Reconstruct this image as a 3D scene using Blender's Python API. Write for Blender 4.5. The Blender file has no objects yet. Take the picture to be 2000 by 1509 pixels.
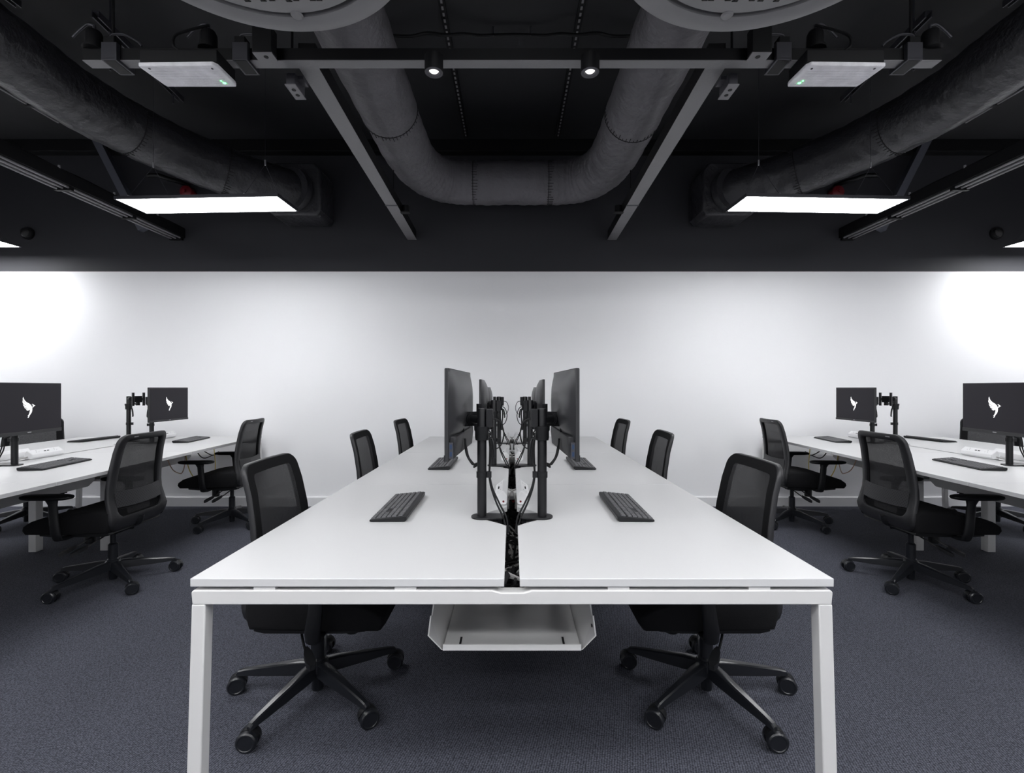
import bpy, math, random
from math import sin, cos, pi, radians as R
from mathutils import Vector, Matrix

random.seed(7)
C = bpy.context.scene.collection
SC = bpy.context.scene

# ------------------------------------------------------------ camera, world, exposure
cam_d = bpy.data.cameras.new('camera'); cam = bpy.data.objects.new('camera', cam_d); C.objects.link(cam)
cam_d.sensor_width = 36.0; cam_d.lens = 17.01; cam_d.clip_start = 0.02
cam.location = (0, 0, 1.216); cam.rotation_euler = (R(90), 0, 0)
cam_d.shift_y = 0.0012
SC.camera = cam
w = bpy.data.worlds.new('world'); SC.world = w; w.use_nodes = True
w.node_tree.nodes['Background'].inputs[0].default_value = (0.5, 0.55, 0.65, 1)
w.node_tree.nodes['Background'].inputs[1].default_value = 0.1
SC.view_settings.view_transform = 'Standard'; SC.view_settings.look = 'None'
SC.view_settings.gamma = 1.0; SC.view_settings.exposure = 1.42
SC.view_settings.use_curve_mapping = False
PANEL_POWER = 11.5

# ------------------------------------------------------------ materials
MATS = {}
def mat(name, col, rough=0.5, metal=0.0, spec=0.5, emis=None, es=0.0, bump=None, var=None):
    m = bpy.data.materials.new(name); m.use_nodes = True
    nt = m.node_tree; b = nt.nodes['Principled BSDF']
    b.inputs['Base Color'].default_value = (*col, 1)
    b.inputs['Roughness'].default_value = rough; b.inputs['Metallic'].default_value = metal
    b.inputs['Specular IOR Level'].default_value = spec
    if emis: b.inputs['Emission Color'].default_value = (*emis, 1); b.inputs['Emission Strength'].default_value = es
    tc = nt.nodes.new('ShaderNodeTexCoord')
    if bump:
        sc, st, det = bump
        n = nt.nodes.new('ShaderNodeTexNoise'); n.inputs['Scale'].default_value = sc; n.inputs['Detail'].default_value = det
        bp = nt.nodes.new('ShaderNodeBump'); bp.inputs['Strength'].default_value = st; bp.inputs['Distance'].default_value = 0.02 if name.startswith('duct') else 0.01
        nt.links.new(tc.outputs['Object'], n.inputs['Vector']); nt.links.new(n.outputs['Fac'], bp.inputs['Height'])
        nt.links.new(bp.outputs['Normal'], b.inputs['Normal'])
    if var:
        sc, amt = var
        n = nt.nodes.new('ShaderNodeTexNoise'); n.inputs['Scale'].default_value = sc; n.inputs['Detail'].default_value = 4
        r = nt.nodes.new('ShaderNodeValToRGB')
        r.color_ramp.elements[0].position = .3; r.color_ramp.elements[1].position = .7
        r.color_ramp.elements[0].color = (*[c*(1-amt) for c in col], 1); r.color_ramp.elements[1].color = (*[min(1, c*(1+amt)) for c in col], 1)
        nt.links.new(tc.outputs['Object'], n.inputs['Vector']); nt.links.new(n.outputs['Fac'], r.inputs['Fac'])
        nt.links.new(r.outputs['Color'], b.inputs['Base Color'])
    MATS[name] = m
    return m

mat('ceiling_black', (.0105, .011, .0135), .7, bump=(8, .2, 4), var=(1.2, .25))
mat('desk_white', (.57, .57, .575), .38, bump=(300, .03, 2))
mat('frame_white', (.60, .595, .59), .42, var=(3, .02))
mat('rail_grey', (.30, .30, .31), .4)
mat('plastic_black', (.0065, .0068, .008), .45, spec=.32, bump=(500, .06, 2))
mat('plastic_gloss', (.010, .011, .014), .28)
mat('plastic_charcoal', (.014, .014, .016), .48, bump=(400, .08, 2))
mat('fabric_black', (.0085, .0085, .0095), .95, spec=.15, bump=(900, .3, 2))
mat('metal_black', (.006, .0062, .0075), .38, spec=.35, bump=(300, .04, 2))
mat('cable_black', (.006, .006, .007), .5, spec=.3)
mat('cable_grey', (.42, .41, .40), .5)
mat('cable_yellow', (.75, .55, .08), .5)
mat('cable_peach', (.8, .55, .42), .5)
mat('cable_red', (.35, .02, .03), .5)
mat('duct_grey', (.125, .12, .132), .5, bump=(11, 1.0, 8), var=(4, .12))
mat('duct_dark', (.030, .030, .035), .36, bump=(11, 1.0, 8), var=(4, .15))
mat('seam_black', (.012, .012, .014), .8)
mat('beam_grey', (.20, .195, .205), .5, bump=(60, .1, 3))
mat('beam_black', (.0045, .0045, .0055), .6, spec=.25)
mat('steel_dark', (.06, .06, .07), .4, metal=.5)
mat('steel_bright', (.6, .6, .62), .3, metal=.8)
mat('diffuser_grey', (.26, .255, .26), .55, bump=(30, .1, 3))
mat('white_plastic', (.8, .8, .81), .35)
mat('red_paint', (.16, .008, .014), .4)
mat('red_dark', (.16, .01, .015), .4)
mat('monitor_back', (.030, .030, .033), .36, bump=(500, .06, 2))
mat('slot_black', (.006, .006, .007), .7)
mat('port_blue', (.008, .03, .08), .4)
mat('key_grey', (.07, .07, .075), .5)
mat('mark_grey', (.35, .35, .36), .5)
mat('lens_white', (.8, .8, .8), .2, emis=(1, .98, .95), es=.38)
mat('light_face', (.8, .8, .8), .5, emis=(.97, .98, 1.0), es=PANEL_POWER)
mat('led_green', (.05, .6, .1), .4, emis=(.15, 1, .25), es=1.6)
mat('led_orange', (.8, .2, .05), .4, emis=(1, .25, .05), es=1.2)
mat('logo_white', (.8, .8, .8), .5, emis=(1, 1, 1), es=.30)
mat('screen_dark', (.006, .006, .007), .4, spec=.12, emis=(.034, .030, .040), es=.14)
mat('baton_white', (.86, .85, .88), .35, bump=(120, .3, 2), var=(14, .12))
mat('skirting_white', (.82, .82, .83), .4)
mat('beam_bluegrey', (.10, .105, .13), .5)

# back wall: white emulsion below, black emulsion above a straight paint line
def wall_mat():
    m = bpy.data.materials.new('wall_paint'); m.use_nodes = True; nt = m.node_tree; b = nt.nodes['Principled BSDF']
    g = nt.nodes.new('ShaderNodeNewGeometry'); s = nt.nodes.new('ShaderNodeSeparateXYZ')
    c = nt.nodes.new('ShaderNodeMath'); c.operation = 'GREATER_THAN'; c.inputs[1].default_value = 2.41
    mx = nt.nodes.new('ShaderNodeMix'); mx.data_type = 'RGBA'
    mx.inputs['A'].default_value = (.90, .90, .915, 1); mx.inputs['B'].default_value = (.022, .0225, .028, 1)
    nt.links.new(g.outputs['Position'], s.inputs[0]); nt.links.new(s.outputs['Z'], c.inputs[0])
    nt.links.new(c.outputs[0], mx.inputs['Factor']); nt.links.new(mx.outputs['Result'], b.inputs['Base Color'])
    b.inputs['Roughness'].default_value = .7
    n = nt.nodes.new('ShaderNodeTexNoise'); n.inputs['Scale'].default_value = 90
    bp = nt.nodes.new('ShaderNodeBump'); bp.inputs['Strength'].default_value = .05; bp.inputs['Distance'].default_value = .005
    nt.links.new(g.outputs['Position'], n.inputs['Vector']); nt.links.new(n.outputs['Fac'], bp.inputs['Height']); nt.links.new(bp.outputs['Normal'], b.inputs['Normal'])
    MATS['wall_paint'] = m
wall_mat()

def carpet_mat():
    m = bpy.data.materials.new('carpet'); m.use_nodes = True; nt = m.node_tree; b = nt.nodes['Principled BSDF']
    g = nt.nodes.new('ShaderNodeNewGeometry')
    mp = nt.nodes.new('ShaderNodeMapping'); mp.inputs['Scale'].default_value = (120, 250, 1)
    mp.inputs['Rotation'].default_value = (0, 0, .12)
    v = nt.nodes.new('ShaderNodeTexVoronoi'); v.inputs['Scale'].default_value = 1.0; v.inputs['Randomness'].default_value = .35
    n = nt.nodes.new('ShaderNodeTexNoise'); n.inputs['Scale'].default_value = 160; n.inputs['Detail'].default_value = 3
    n2 = nt.nodes.new('ShaderNodeTexNoise'); n2.inputs['Scale'].default_value = 1.3; n2.inputs['Detail'].default_value = 3
    r = nt.nodes.new('ShaderNodeValToRGB')
    r.color_ramp.elements[0].position = .12; r.color_ramp.elements[0].color = (.155, .161, .198, 1)
    r.color_ramp.elements[1].position = .62; r.color_ramp.elements[1].color = (.027, .029, .039, 1)
    mx = nt.nodes.new('ShaderNodeMix'); mx.data_type = 'RGBA'; mx.blend_type = 'MULTIPLY'; mx.inputs['Factor'].default_value = .8
    r2 = nt.nodes.new('ShaderNodeValToRGB')
    r2.color_ramp.elements[0].position = .3; r2.color_ramp.elements[0].color = (.6, .6, .62, 1)
    r2.color_ramp.elements[1].position = .7; r2.color_ramp.elements[1].color = (1, 1, 1, 1)
    bp = nt.nodes.new('ShaderNodeBump'); bp.inputs['Strength'].default_value = .6; bp.inputs['Distance'].default_value = .004; bp.invert = True
    L = nt.links
    L.new(g.outputs['Position'], mp.inputs['Vector']); L.new(mp.outputs[0], v.inputs['Vector'])
    L.new(g.outputs['Position'], n.inputs['Vector']); L.new(g.outputs['Position'], n2.inputs['Vector'])
    L.new(v.outputs['Distance'], r.inputs['Fac']); L.new(n.outputs['Fac'], r2.inputs['Fac'])
    L.new(r.outputs['Color'], mx.inputs['A']); L.new(r2.outputs['Color'], mx.inputs['B'])
    L.new(mx.outputs['Result'], b.inputs['Base Color']); L.new(v.outputs['Distance'], bp.inputs['Height']); L.new(bp.outputs['Normal'], b.inputs['Normal'])
    b.inputs['Roughness'].default_value = .95; b.inputs['Specular IOR Level'].default_value = .2
    MATS['carpet'] = m
carpet_mat()

def mesh_fabric():
    m = bpy.data.materials.new('chair_mesh'); m.use_nodes = True; nt = m.node_tree; b = nt.nodes['Principled BSDF']
    b.inputs['Base Color'].default_value = (.015, .015, .017, 1); b.inputs['Roughness'].default_value = .9
    t = nt.nodes.new('ShaderNodeBsdfTransparent'); mx = nt.nodes.new('ShaderNodeMixShader')
    tc = nt.nodes.new('ShaderNodeTexCoord'); n = nt.nodes.new('ShaderNodeTexNoise'); n.inputs['Scale'].default_value = 480; n.inputs['Detail'].default_value = 1
    r = nt.nodes.new('ShaderNodeMapRange'); r.inputs['From Min'].default_value = .35; r.inputs['From Max'].default_value = .65
    r.inputs['To Min'].default_value = .03; r.inputs['To Max'].default_value = .12
    L = nt.links
    L.new(tc.outputs['Object'], n.inputs['Vector']); L.new(n.outputs['Fac'], r.inputs['Value']); L.new(r.outputs[0], mx.inputs[0])
    L.new(b.outputs[0], mx.inputs[1]); L.new(t.outputs[0], mx.inputs[2]); L.new(mx.outputs[0], nt.nodes['Material Output'].inputs['Surface'])
    MATS['chair_mesh'] = m
mesh_fabric()

def lumbar_mat():
    m = bpy.data.materials.new('lumbar_plastic'); m.use_nodes = True; nt = m.node_tree; b = nt.nodes['Principled BSDF']
    tc = nt.nodes.new('ShaderNodeTexCoord'); mp = nt.nodes.new('ShaderNodeMapping'); mp.inputs['Scale'].default_value = (0, 75, 75)
    mp.inputs['Rotation'].default_value = (R(45), 0, 0)
    v = nt.nodes.new('ShaderNodeTexVoronoi'); v.inputs['Scale'].default_value = 1; v.inputs['Randomness'].default_value = 0
    r = nt.nodes.new('ShaderNodeValToRGB'); r.color_ramp.elements[0].position = .28; r.color_ramp.elements[0].color = (.006, .006, .007, 1)
    r.color_ramp.elements[1].position = .34; r.color_ramp.elements[1].color = (.024, .024, .027, 1)
    L = nt.links
    L.new(tc.outputs['Object'], mp.inputs['Vector']); L.new(mp.outputs[0], v.inputs['Vector']); L.new(v.outputs['Distance'], r.inputs['Fac']); L.new(r.outputs[0], b.inputs['Base Color'])
    b.inputs['Roughness'].default_value = .5
    MATS['lumbar_plastic'] = m
lumbar_mat()

# ------------------------------------------------------------ mesh builder
class MB:
    def __init__(s): s.v = []; s.f = []
    def add(s, vs, fs):
        n = len(s.v); s.v += [tuple(p) for p in vs]; s.f += [tuple(i+n for i in f) for f in fs]; return s
    def box(s, x0, x1, y0, y1, z0, z1, rot=0.0, M=None):
        vs = [Vector((x, y, z)) for x in (x0, x1) for y in (y0, y1) for z in (z0, z1)]
        if rot:
            cx, cy = (x0+x1)/2, (y0+y1)/2; Rm = Matrix.Rotation(rot, 3, 'Z')
            vs = [Rm @ (p-Vector((cx, cy, 0))) + Vector((cx, cy, 0)) for p in vs]
        if M is not None: vs = [M @ p for p in vs]
        return s.add(vs, [(0,1,3,2),(4,6,7,5),(0,4,5,1),(2,3,7,6),(0,2,6,4),(1,5,7,3)])
    def prism(s, poly, axis, a, b):
        n = len(poly); vs = []
        for t in (a, b):
            for (p, q) in poly:
                vs.append({'x': (t, p, q), 'y': (p, t, q), 'z': (p, q, t)}[axis])
        fs = [tuple(range(n-1, -1, -1)), tuple(range(n, 2*n))] + [(i, (i+1) % n, n+(i+1) % n, n+i) for i in range(n)]
        return s.add(vs, fs)
    def frames(s, pts):
        out = []; ref = None
        for i, p in enumerate(pts):
            a = pts[max(0, i-1)]; b = pts[min(len(pts)-1, i+1)]
            t = (b-a).normalized()
            if ref is None:
                ref = Vector((0, 0, 1)) if abs(t.z) < .9 else Vector((1, 0, 0))
            u = (ref - t*ref.dot(t))
            if u.length < 1e-6: u = t.orthogonal()
            u.normalize(); ref = u; out.append((u, t.cross(u)))
        return out
    def tube(s, pts, r, n=12, cap=True, rs=None):
        pts = [Vector(p) for p in pts]; fr = s.frames(pts); vs = []
        for i, p in enumerate(pts):
            rr = rs[i] if rs else r
            for k in range(n):
                a = 2*pi*k/n; vs.append(p + fr[i][0]*rr*cos(a) + fr[i][1]*rr*sin(a))
        fs = [(i*n+k, i*n+(k+1) % n, (i+1)*n+(k+1) % n, (i+1)*n+k) for i in range(len(pts)-1) for k in range(n)]
        if cap: fs += [tuple(range(n-1, -1, -1)), tuple((len(pts)-1)*n+k for k in range(n))]
        return s.add(vs, fs)
    def cyl(s, p0, p1, r, r2=None, n=24):
        return s.tube([p0, p1], r, n, True, [r, r if r2 is None else r2])
    def lathe(s, prof, centre=(0, 0, 0), n=48, close=False):
        cx, cy, cz = centre; vs = []; m = len(prof)
        for k in range(n):
            a = 2*pi*k/n
            for (r, z) in prof: vs.append((cx+r*cos(a), cy+r*sin(a), cz+z))
        fs = []
        for k in range(n):
            k2 = (k+1) % n
            for j in range(m if close else m-1):
                j2 = (j+1) % m; fs.append((k*m+j, k2*m+j, k2*m+j2, k*m+j2))
        if not close:
            if prof[0][0] > 1e-6: fs.append(tuple(k*m for k in range(n-1, -1, -1)))
            if prof[-1][0] > 1e-6: fs.append(tuple(k*m+m-1 for k in range(n)))
        return s.add(vs, fs)
    def loft(s, secs, cap=True):
        n = len(secs[0]); vs = [p for q in secs for p in q]
        fs = [(i*n+k, i*n+(k+1) % n, (i+1)*n+(k+1) % n, (i+1)*n+k) for i in range(len(secs)-1) for k in range(n)]
        if cap: fs += [tuple(range(n-1, -1, -1)), tuple((len(secs)-1)*n+k for k in range(n))]
        return s.add(vs, fs)
    def mesh(s, name, m, smooth=35):
        me = bpy.data.meshes.new(name); me.from_pydata(s.v, [], s.f)
        import bmesh
        bm = bmesh.new(); bm.from_mesh(me)
        bmesh.ops.remove_doubles(bm, verts=bm.verts, dist=1e-6)
        bmesh.ops.recalc_face_normals(bm, faces=bm.faces); bm.to_mesh(me); bm.free()
        me.materials.append(MATS[m])
        if smooth:
            me.shade_smooth(); me.set_sharp_from_angle(angle=R(smooth))
        me.update(); return me

def smooth_path(pts, k=6):
    pts = [Vector(p) for p in pts]; P = [pts[0]*2-pts[1]] + pts + [pts[-1]*2-pts[-2]]; out = []
    for i in range(1, len(P)-2):
        for j in range(k):
            t = j/k; a, b, c, d = P[i-1], P[i], P[i+1], P[i+2]
            out.append(0.5*((2*b)+(c-a)*t+(2*a-5*b+4*c-d)*t*t+(3*b-3*c+d-a)*t**3))
    out.append(pts[-1]); return out

def link(name, me, parent=None, loc=(0, 0, 0), rz=0.0, bevel=0.0, seg=2, label=None):
    o = bpy.data.objects.new(name, me); C.objects.link(o); o.parent = parent
    o.location = loc; o.rotation_euler = (0, 0, rz)
    if bevel:
        b = o.modifiers.new('bevel', 'BEVEL'); b.width = bevel; b.segments = seg; b.limit_method = 'ANGLE'; b.angle_limit = R(40)
    if label: o['label'] = label
    return o
def part(name, mb, m, parent, loc=(0, 0, 0), rz=0.0, bevel=0.0, seg=2, label=None, smooth=35):
    return link(name, mb.mesh(name, m, smooth), parent, loc, rz, bevel, seg, label)
def tag(o, label, cat, group=None, kind=None):
    o['label'] = label; o['category'] = cat
    if group: o['group'] = group
    if kind: o['kind'] = kind
    return o
def thing(name, label, cat, loc=(0, 0, 0), rz=0.0, group=None):
    o = bpy.data.objects.new(name, None); C.objects.link(o); o.location = loc; o.rotation_euler = (0, 0, rz)
    o.empty_display_size = .1
    return tag(o, label, cat, group)
def single(name, mb, m, label, cat, group=None, loc=(0, 0, 0), rz=0.0, bevel=0.0, seg=2, kind=None, smooth=35):
    return tag(link(name, mb.mesh(name, m, smooth), None, loc, rz, bevel, seg), label, cat, group, kind)
def struct(name, mb, m, bevel=0.0, smooth=35):
    o = link(name, mb.mesh(name, m, smooth), None, bevel=bevel); o['kind'] = 'structure'; return o
CACHE = {}
def cached(key, fn, m, smooth=35):
    if key not in CACHE: CACHE[key] = fn().mesh(key, m, smooth)
    return CACHE[key]

# the room is symmetric about x = 0: every left-hand thing has a twin with mirrored meshes
MIR = []
def both(o): MIR.append(o); return o
S4 = Matrix.Diagonal((-1, 1, 1, 1)); MM = {}
def flip_mesh(me, is_logo):
    key = me.name
    if key in MM: return MM[key]
    n = me.copy()
    if is_logo:
        n.transform(Matrix.Diagonal((-1, -1, 1, 1)))
    else:
        n.transform(S4); n.flip_normals()
    n.update(); MM[key] = n; return n
def mirror_tree(o, parent=None):
    c = o.copy(); C.objects.link(c); c.parent = parent
    c.matrix_basis = S4 @ o.matrix_basis @ S4
    if o.type == 'MESH': c.data = flip_mesh(o.data, o.name.startswith('screen_logo'))
    for k in ('label', 'group'):
        if o.get(k): c[k] = o[k].replace('left', '@').replace('right', 'left').replace('@', 'right')
    for ch in list(o.children): mirror_tree(ch, c)
    return c

# ------------------------------------------------------------ room shell
WX, WY0, WY1, H = 6.4, -3.2, 4.975, 3.72
struct('floor', MB().box(-WX-.2, WX+.2, WY0-.2, WY1+.2, -.1, 0), 'carpet')
struct('ceiling', MB().box(-WX-.2, WX+.2, WY0-.2, WY1+.2, H, H+.1), 'ceiling_black')
struct('wall_back', MB().box(-WX-.2, WX+.2, WY1, WY1+.15, 0, H), 'wall_paint')
struct('wall_left', MB().box(-WX-.15, -WX, WY0, WY1, 0, H), 'wall_paint')
struct('wall_right', MB().box(WX, WX+.15, WY0, WY1, 0, H), 'wall_paint')
struct('wall_front', MB().box(-WX-.2, WX+.2, WY0-.15, WY0, 0, H), 'wall_paint')
struct('baseboard_back', MB().prism([(WY1-.018, 0), (WY1, 0), (WY1, .10), (WY1-.010, .10), (WY1-.018, .09)], 'x', -WX+.018, WX-.018), 'skirting_white')
struct('baseboard_left', MB().box(-WX, -WX+.018, WY0, WY1, 0, .10), 'skirting_white')
struct('baseboard_right', MB().box(WX-.018, WX, WY0, WY1, 0, .10), 'skirting_white')
struct('trim_1', MB().box(-WX, WX, WY1-.10, WY1, 3.60, 3.72), 'beam_black', bevel=.006)

# ------------------------------------------------------------ benches
BL = 3.6; GAP = .02
def bench(label, loc, rz, BW=.82):
    e_ = BW-.82
    t = thing('bench_desk', label, 'desk', loc, rz)
    for sx in (-1, 1):
        for k in range(3):
            y0 = -BL/2 + 1.2*k; yc = y0+.6; e = .0012
            pts = [(GAP, y0+e), (GAP, yc-.125), (GAP+.025, yc-.095), (.095, yc-.05), (.10, yc-.03), (.10, yc+.04), (.085, yc+.075),
                   (GAP+.02, yc+.125), (GAP, yc+.15), (GAP, y0+1.2-e), (BW, y0+1.2-e), (BW, y0+e)]
            part('desktop', MB().prism([(sx*x, y) for x, y in pts], 'z', .709, .73), 'desk_white', t, bevel=.0015)
    for ye, s in ((-BL/2, 1), (BL/2, -1)):
        y0, y1 = sorted((ye+s*.001, ye+s*.037))
        m = MB()
        m.prism([(-.815-e_, .663), (.815+e_, .663), (.818+e_, .695), (.812+e_, .700), (.05, .700), (.03, .694), (-.03, .694), (-.05, .700), (-.812-e_, .700), (-.818-e_, .695)], 'y', y0, y1)
        f = part('end_frame', m, 'frame_white', t, bevel=.003)
        for sx in (-1, 1):
            part('leg', MB().loft([[(sx*(.836+e_), y0, 0), (sx*(.836+e_), y1, 0), (sx*(.799+e_), y1, 0), (sx*(.799+e_), y0, 0)],
                                   [(sx*(.8165+e_), y0, .664), (sx*(.8165+e_), y1, .664), (sx*(.7815+e_), y1, .664), (sx*(.7815+e_), y0, .664)]]), 'frame_white', f, bevel=.003)
        for sx in (-1, 1):
            for xx in (.30, .66):
                part('spacer', MB().box(*sorted((sx*xx, sx*(xx-.055))), y0+.004, y1-.004, .6995, .7095), 'frame_white', f)
    for ym in (-.6, .6):
        f = part('inset_frame', MB().box(-.66, .66, ym-.03, ym+.03, .66, .70), 'frame_white', t, bevel=.003)
        for sx in (-1, 1):
            part('leg', MB().box(sx*.25-.027, sx*.25+.027, ym-.03, ym+.03, 0, .661), 'frame_white', f, bevel=.003)
    for sx in (-1, 1):
        for xx in (.24, .66):
            part('rail', MB().box(sx*xx-.02, sx*xx+.02, -BL/2+.037, BL/2-.037, .668, .7085), 'steel_dark', t)
    for k in range(3):
        y0 = -BL/2 + 1.2*k + .10; y1 = y0+1.0; m = MB()
        zf = .495; th = .004; xf = .19; xo = .226
        m.box(-xf, xf, y0, y1, zf, zf+th)
        for sx in (-1, 1):
            # flared side: outline with a notch at each end, thickness th
            prof = [(y0, zf), (y0-.012, zf+.045), (y0-.012, zf+.10), (y0+.02, zf+.085), (y0+.035, zf+.165), (y1-.035, zf+.165), (y1-.02, zf+.085), (y1+.012, zf+.10), (y1+.012, zf+.045), (y1, zf)]
            def X(z): return xf + (xo-xf)*min(1, (z-zf)/.045) - max(0, z-zf-.045)*.12
            vs = [(sx*X(z), y, z) for y, z in prof] + [(sx*(X(z)+th), y, z) for y, z in prof]
            n = len(prof)
            m.add(vs, [tuple(range(n)), tuple(range(2*n-1, n-1, -1))] + [(i, (i+1) % n, n+(i+1) % n, n+i) for i in range(n)])
        m.box(-xf, xf, y0-.003, y0, zf, zf+.016).box(-xf, xf, y1, y1+.003, zf, zf+.016)
        tr = part('cable_tray', m, 'frame_white', t, smooth=20)
        sl = MB()
        for xx in (-.145, .145): sl.box(xx-.003, xx+.003, y0+.02, y0+.06, zf+th, zf+th+.0012)
        for sx in (-1, 1): sl.box(*sorted((sx*(xo-.004), sx*(xo-.0065))), y0+.005, y0+.035, zf+.06, zf+.066)
        part('tray_slots', sl, 'slot_black', tr)
        hg = MB()
        for yy in (y0+.12, y1-.12):
            for sx in (-1, 1): hg.box(*sorted((sx*(xo-.012), sx*(xo+.02))), yy-.015, yy+.015, zf+.15, .67)
        part('tray_hanger', hg, 'frame_white', tr)
        # centre cross link seen in the gap
        part('gap_bridge', MB().box(-.05, .05, y0+1.01, y0+1.04, .692, .7088), 'frame_white', t)
    return t

LBC = Vector((-3.255, 3.025, 0)); LBR = R(4.2)
def LB(x, y, z=0):
    return LBC + Matrix.Rotation(LBR, 3, 'Z') @ Vector((x, y, z))
CBC = Vector((0, 3.031, 0))
bench('white double bench desk in the middle with a cable gap down its centre', CBC, 0)
both(bench('white double bench desk on the left side of the room', LBC, LBR, .865))

# tangled cables lying under the gap between the desktop halves
def tangle(cx, label, place, seed, mirror=False):
    rnd = random.Random(seed); t = None; made = []
    root = thing('cable_tangle', label, 'cables', place[0], place[1]); root['kind'] = 'stuff'
    for m, cnt, r in (('cable_black', 95, .0045), ('cable_grey', 20, .004), ('slot_black', 16, .012), ('cable_red', 8, .003)):
        mb = MB()
        for i in range(cnt):
            y = rnd.uniform(-1.62, 1.62)
            if m == 'cable_red': y = rnd.uniform(-.6, -.1)
            pts = []
            L = rnd.uniform(.12, .5)
            for j in range(5):
                yy = min(1.70, max(-1.72, y + L*(j/4-.5) + rnd.uniform(-.05, .05))); zl = max(.515, 1.245-.44*(yy+3.031))
                pts.append((rnd.uniform(-.06, .06) * (1 if m != 'slot_black' else .6), yy, min(.69, zl + rnd.uniform(.0, .08))))
            mb.tube(smooth_path(pts, 4), r, 6)
        part('cable_run', mb, m, root)
    return root
# ------------------------------------------------------------ office chair
def P_back(s, z, off=0.0):
    ks = [(.36, -.222), (.40, -.250), (.45, -.262), (.58, -.242), (.70, -.249), (.83, -.270), (.95, -.303)]
    for (a, xa), (b, xb) in zip(ks, ks[1:]):
        if z <= b or b == .95:
            u = (z-a)/(b-a); u = max(0, min(1, u)); u = u; x = xa+(xb-xa)*u; break
    x = x + .022*(s/.22)**2*max(0, min(1, (z-.36)/.2)) + off
    return (x, s, z)
def rrect(hb, ht, z0, z1, rb, rt, arc=7, side=8, sag=0.0):
    pts = []
    def hw(z): return hb + (ht-hb)*((z-z0)/(z1-z0))
    # right side up, top, left side down, bottom
    c = [(hw(z1)-rt, z1-rt, rt, 0), (-(hw(z1)-rt), z1-rt, rt, 90), (-(hw(z0)-rb), z0+rb, rb, 180), ((hw(z0)-rb), z0+rb, rb, 270)]
    for i, (cx, cz, r, a0) in enumerate(c):
        for k in range(arc+1):
            a = R(a0+90*k/arc); pts.append((cx+r*cos(a), cz+r*sin(a)))
        nx, nz, nr, na = c[(i+1) % 4]; ax, az = pts[-1]; bx, bz = nx+nr*cos(R(na)), nz+nr*sin(R(na))
        for k in range(1, side):
            u = k/side; pts.append((ax+(bx-ax)*u, az+(bz-az)*u))
    return pts
OUT = rrect(.240, .203, .360, .935, .085, .055)
INN = rrect(.183, .152, .445, .898, .045, .022)
def back_frame_mb():
    m = MB(); secs = [(0, .007), (.10, .011), (.85, .010), (1, .005), (1, -.007), (.85, -.012), (.12, -.013), (0, -.008)]
    n = len(OUT); vs = []
    for (o, i) in zip(OUT, INN):
        for (k, off) in secs:
            s_ = o[0]+(i[0]-o[0])*k; z_ = o[1]+(i[1]-o[1])*k; vs.append(P_back(s_, z_, off))
    q = len(secs); fs = [(a*q+b, ((a+1) % n)*q+b, ((a+1) % n)*q+(b+1) % q, a*q+(b+1) % q) for a in range(n) for b in range(q)]
    return m.add(vs, fs)
def pad_ring_mb():
    n = len(OUT); q = 3; vs = []
    for (o, i) in zip(OUT, INN):
        for k, off in ((.07, .0118), (.5, .0140), (1.06, .0125)):
            vs.append(P_back(o[0]+(i[0]-o[0])*k, o[1]+(i[1]-o[1])*k, off))
    for (o, i) in zip(OUT, INN):
        for k, off in ((.07, .0090), (.5, .0092), (1.06, .005)):
            vs.append(P_back(o[0]+(i[0]-o[0])*k, o[1]+(i[1]-o[1])*k, off))
    fs = []
    for a in range(n):
        b = (a+1) % n
        for j in range(2):
            fs.append((a*q+j, b*q+j, b*q+j+1, a*q+j+1)); fs.append((n*q+a*q+j, n*q+a*q+j+1, n*q+b*q+j+1, n*q+b*q+j))
        for j in (0, 2): fs.append((a*q+j, n*q+a*q+j, n*q+b*q+j, b*q+j))
    return MB().add(vs, fs)
def polar_mb(loop, off, th, rings=6, k0=1.02):
    m = MB(); n = len(loop); cs = sum(p[0] for p in loop)/n; cz = sum(p[1] for p in loop)/n
    vs = []
    for r in range(rings+1):
        k = k0*r/rings
        if r == 0: vs.append(P_back(cs, cz, off)); continue
        for (s_, z_) in loop: vs.append(P_back(cs+(s_-cs)*k, cz+(z_-cz)*k, off))
    fs = [(0, 1+i, 1+(i+1) % n) for i in range(n)]
    for r in range(1, rings):
        for i in range(n): fs.append((1+(r-1)*n+i, 1+r*n+i, 1+r*n+(i+1) % n, 1+(r-1)*n+(i+1) % n))
    return m.add(vs, fs)
def lumbar_mb():
    m = MB(); secs = []
    for k in range(17):
        s_ = -.188+.376*k/16; d = .030*(abs(s_)/.19)**2
        secs.append([P_back(s_, .498+d*.3, -.012), P_back(s_, .592+d*.3, -.012), P_back(s_, .592+d*.3, -.007), P_back(s_, .498+d*.3, -.007)])
    return m.loft(secs)
def seat_mb():
    m = MB(); prof = [(-.205, .385), (-.215, .43), (-.210, .485), (-.18, .498), (-.05, .492), (.08, .476), (.17, .460), (.235, .438), (.270, .412), (.276, .388), (.258, .364), (.1, .362), (-.1, .366), (-.2, .37)]
    secs = []
    for yy, k in ((-.248, .80), (-.243, .93), (-.225, 1.0), (-.12, 1.0), (0, .985), (.12, 1.0), (.225, 1.0), (.243, .93), (.248, .80)):
        cx, cz = 0, .42; kz = k; kx = 1-(1-k)*.35
        secs.append([(cx+(x-cx)*kx, yy, cz+(z-cz)*kz) for x, z in prof])
    return m.loft(secs)
def pan_mb():
    return MB().prism([(-.20, .352), (-.19, .372), (.2, .366), (.2, .35), (.12, .343), (-.16, .343)], 'y', -.215, .215)
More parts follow.
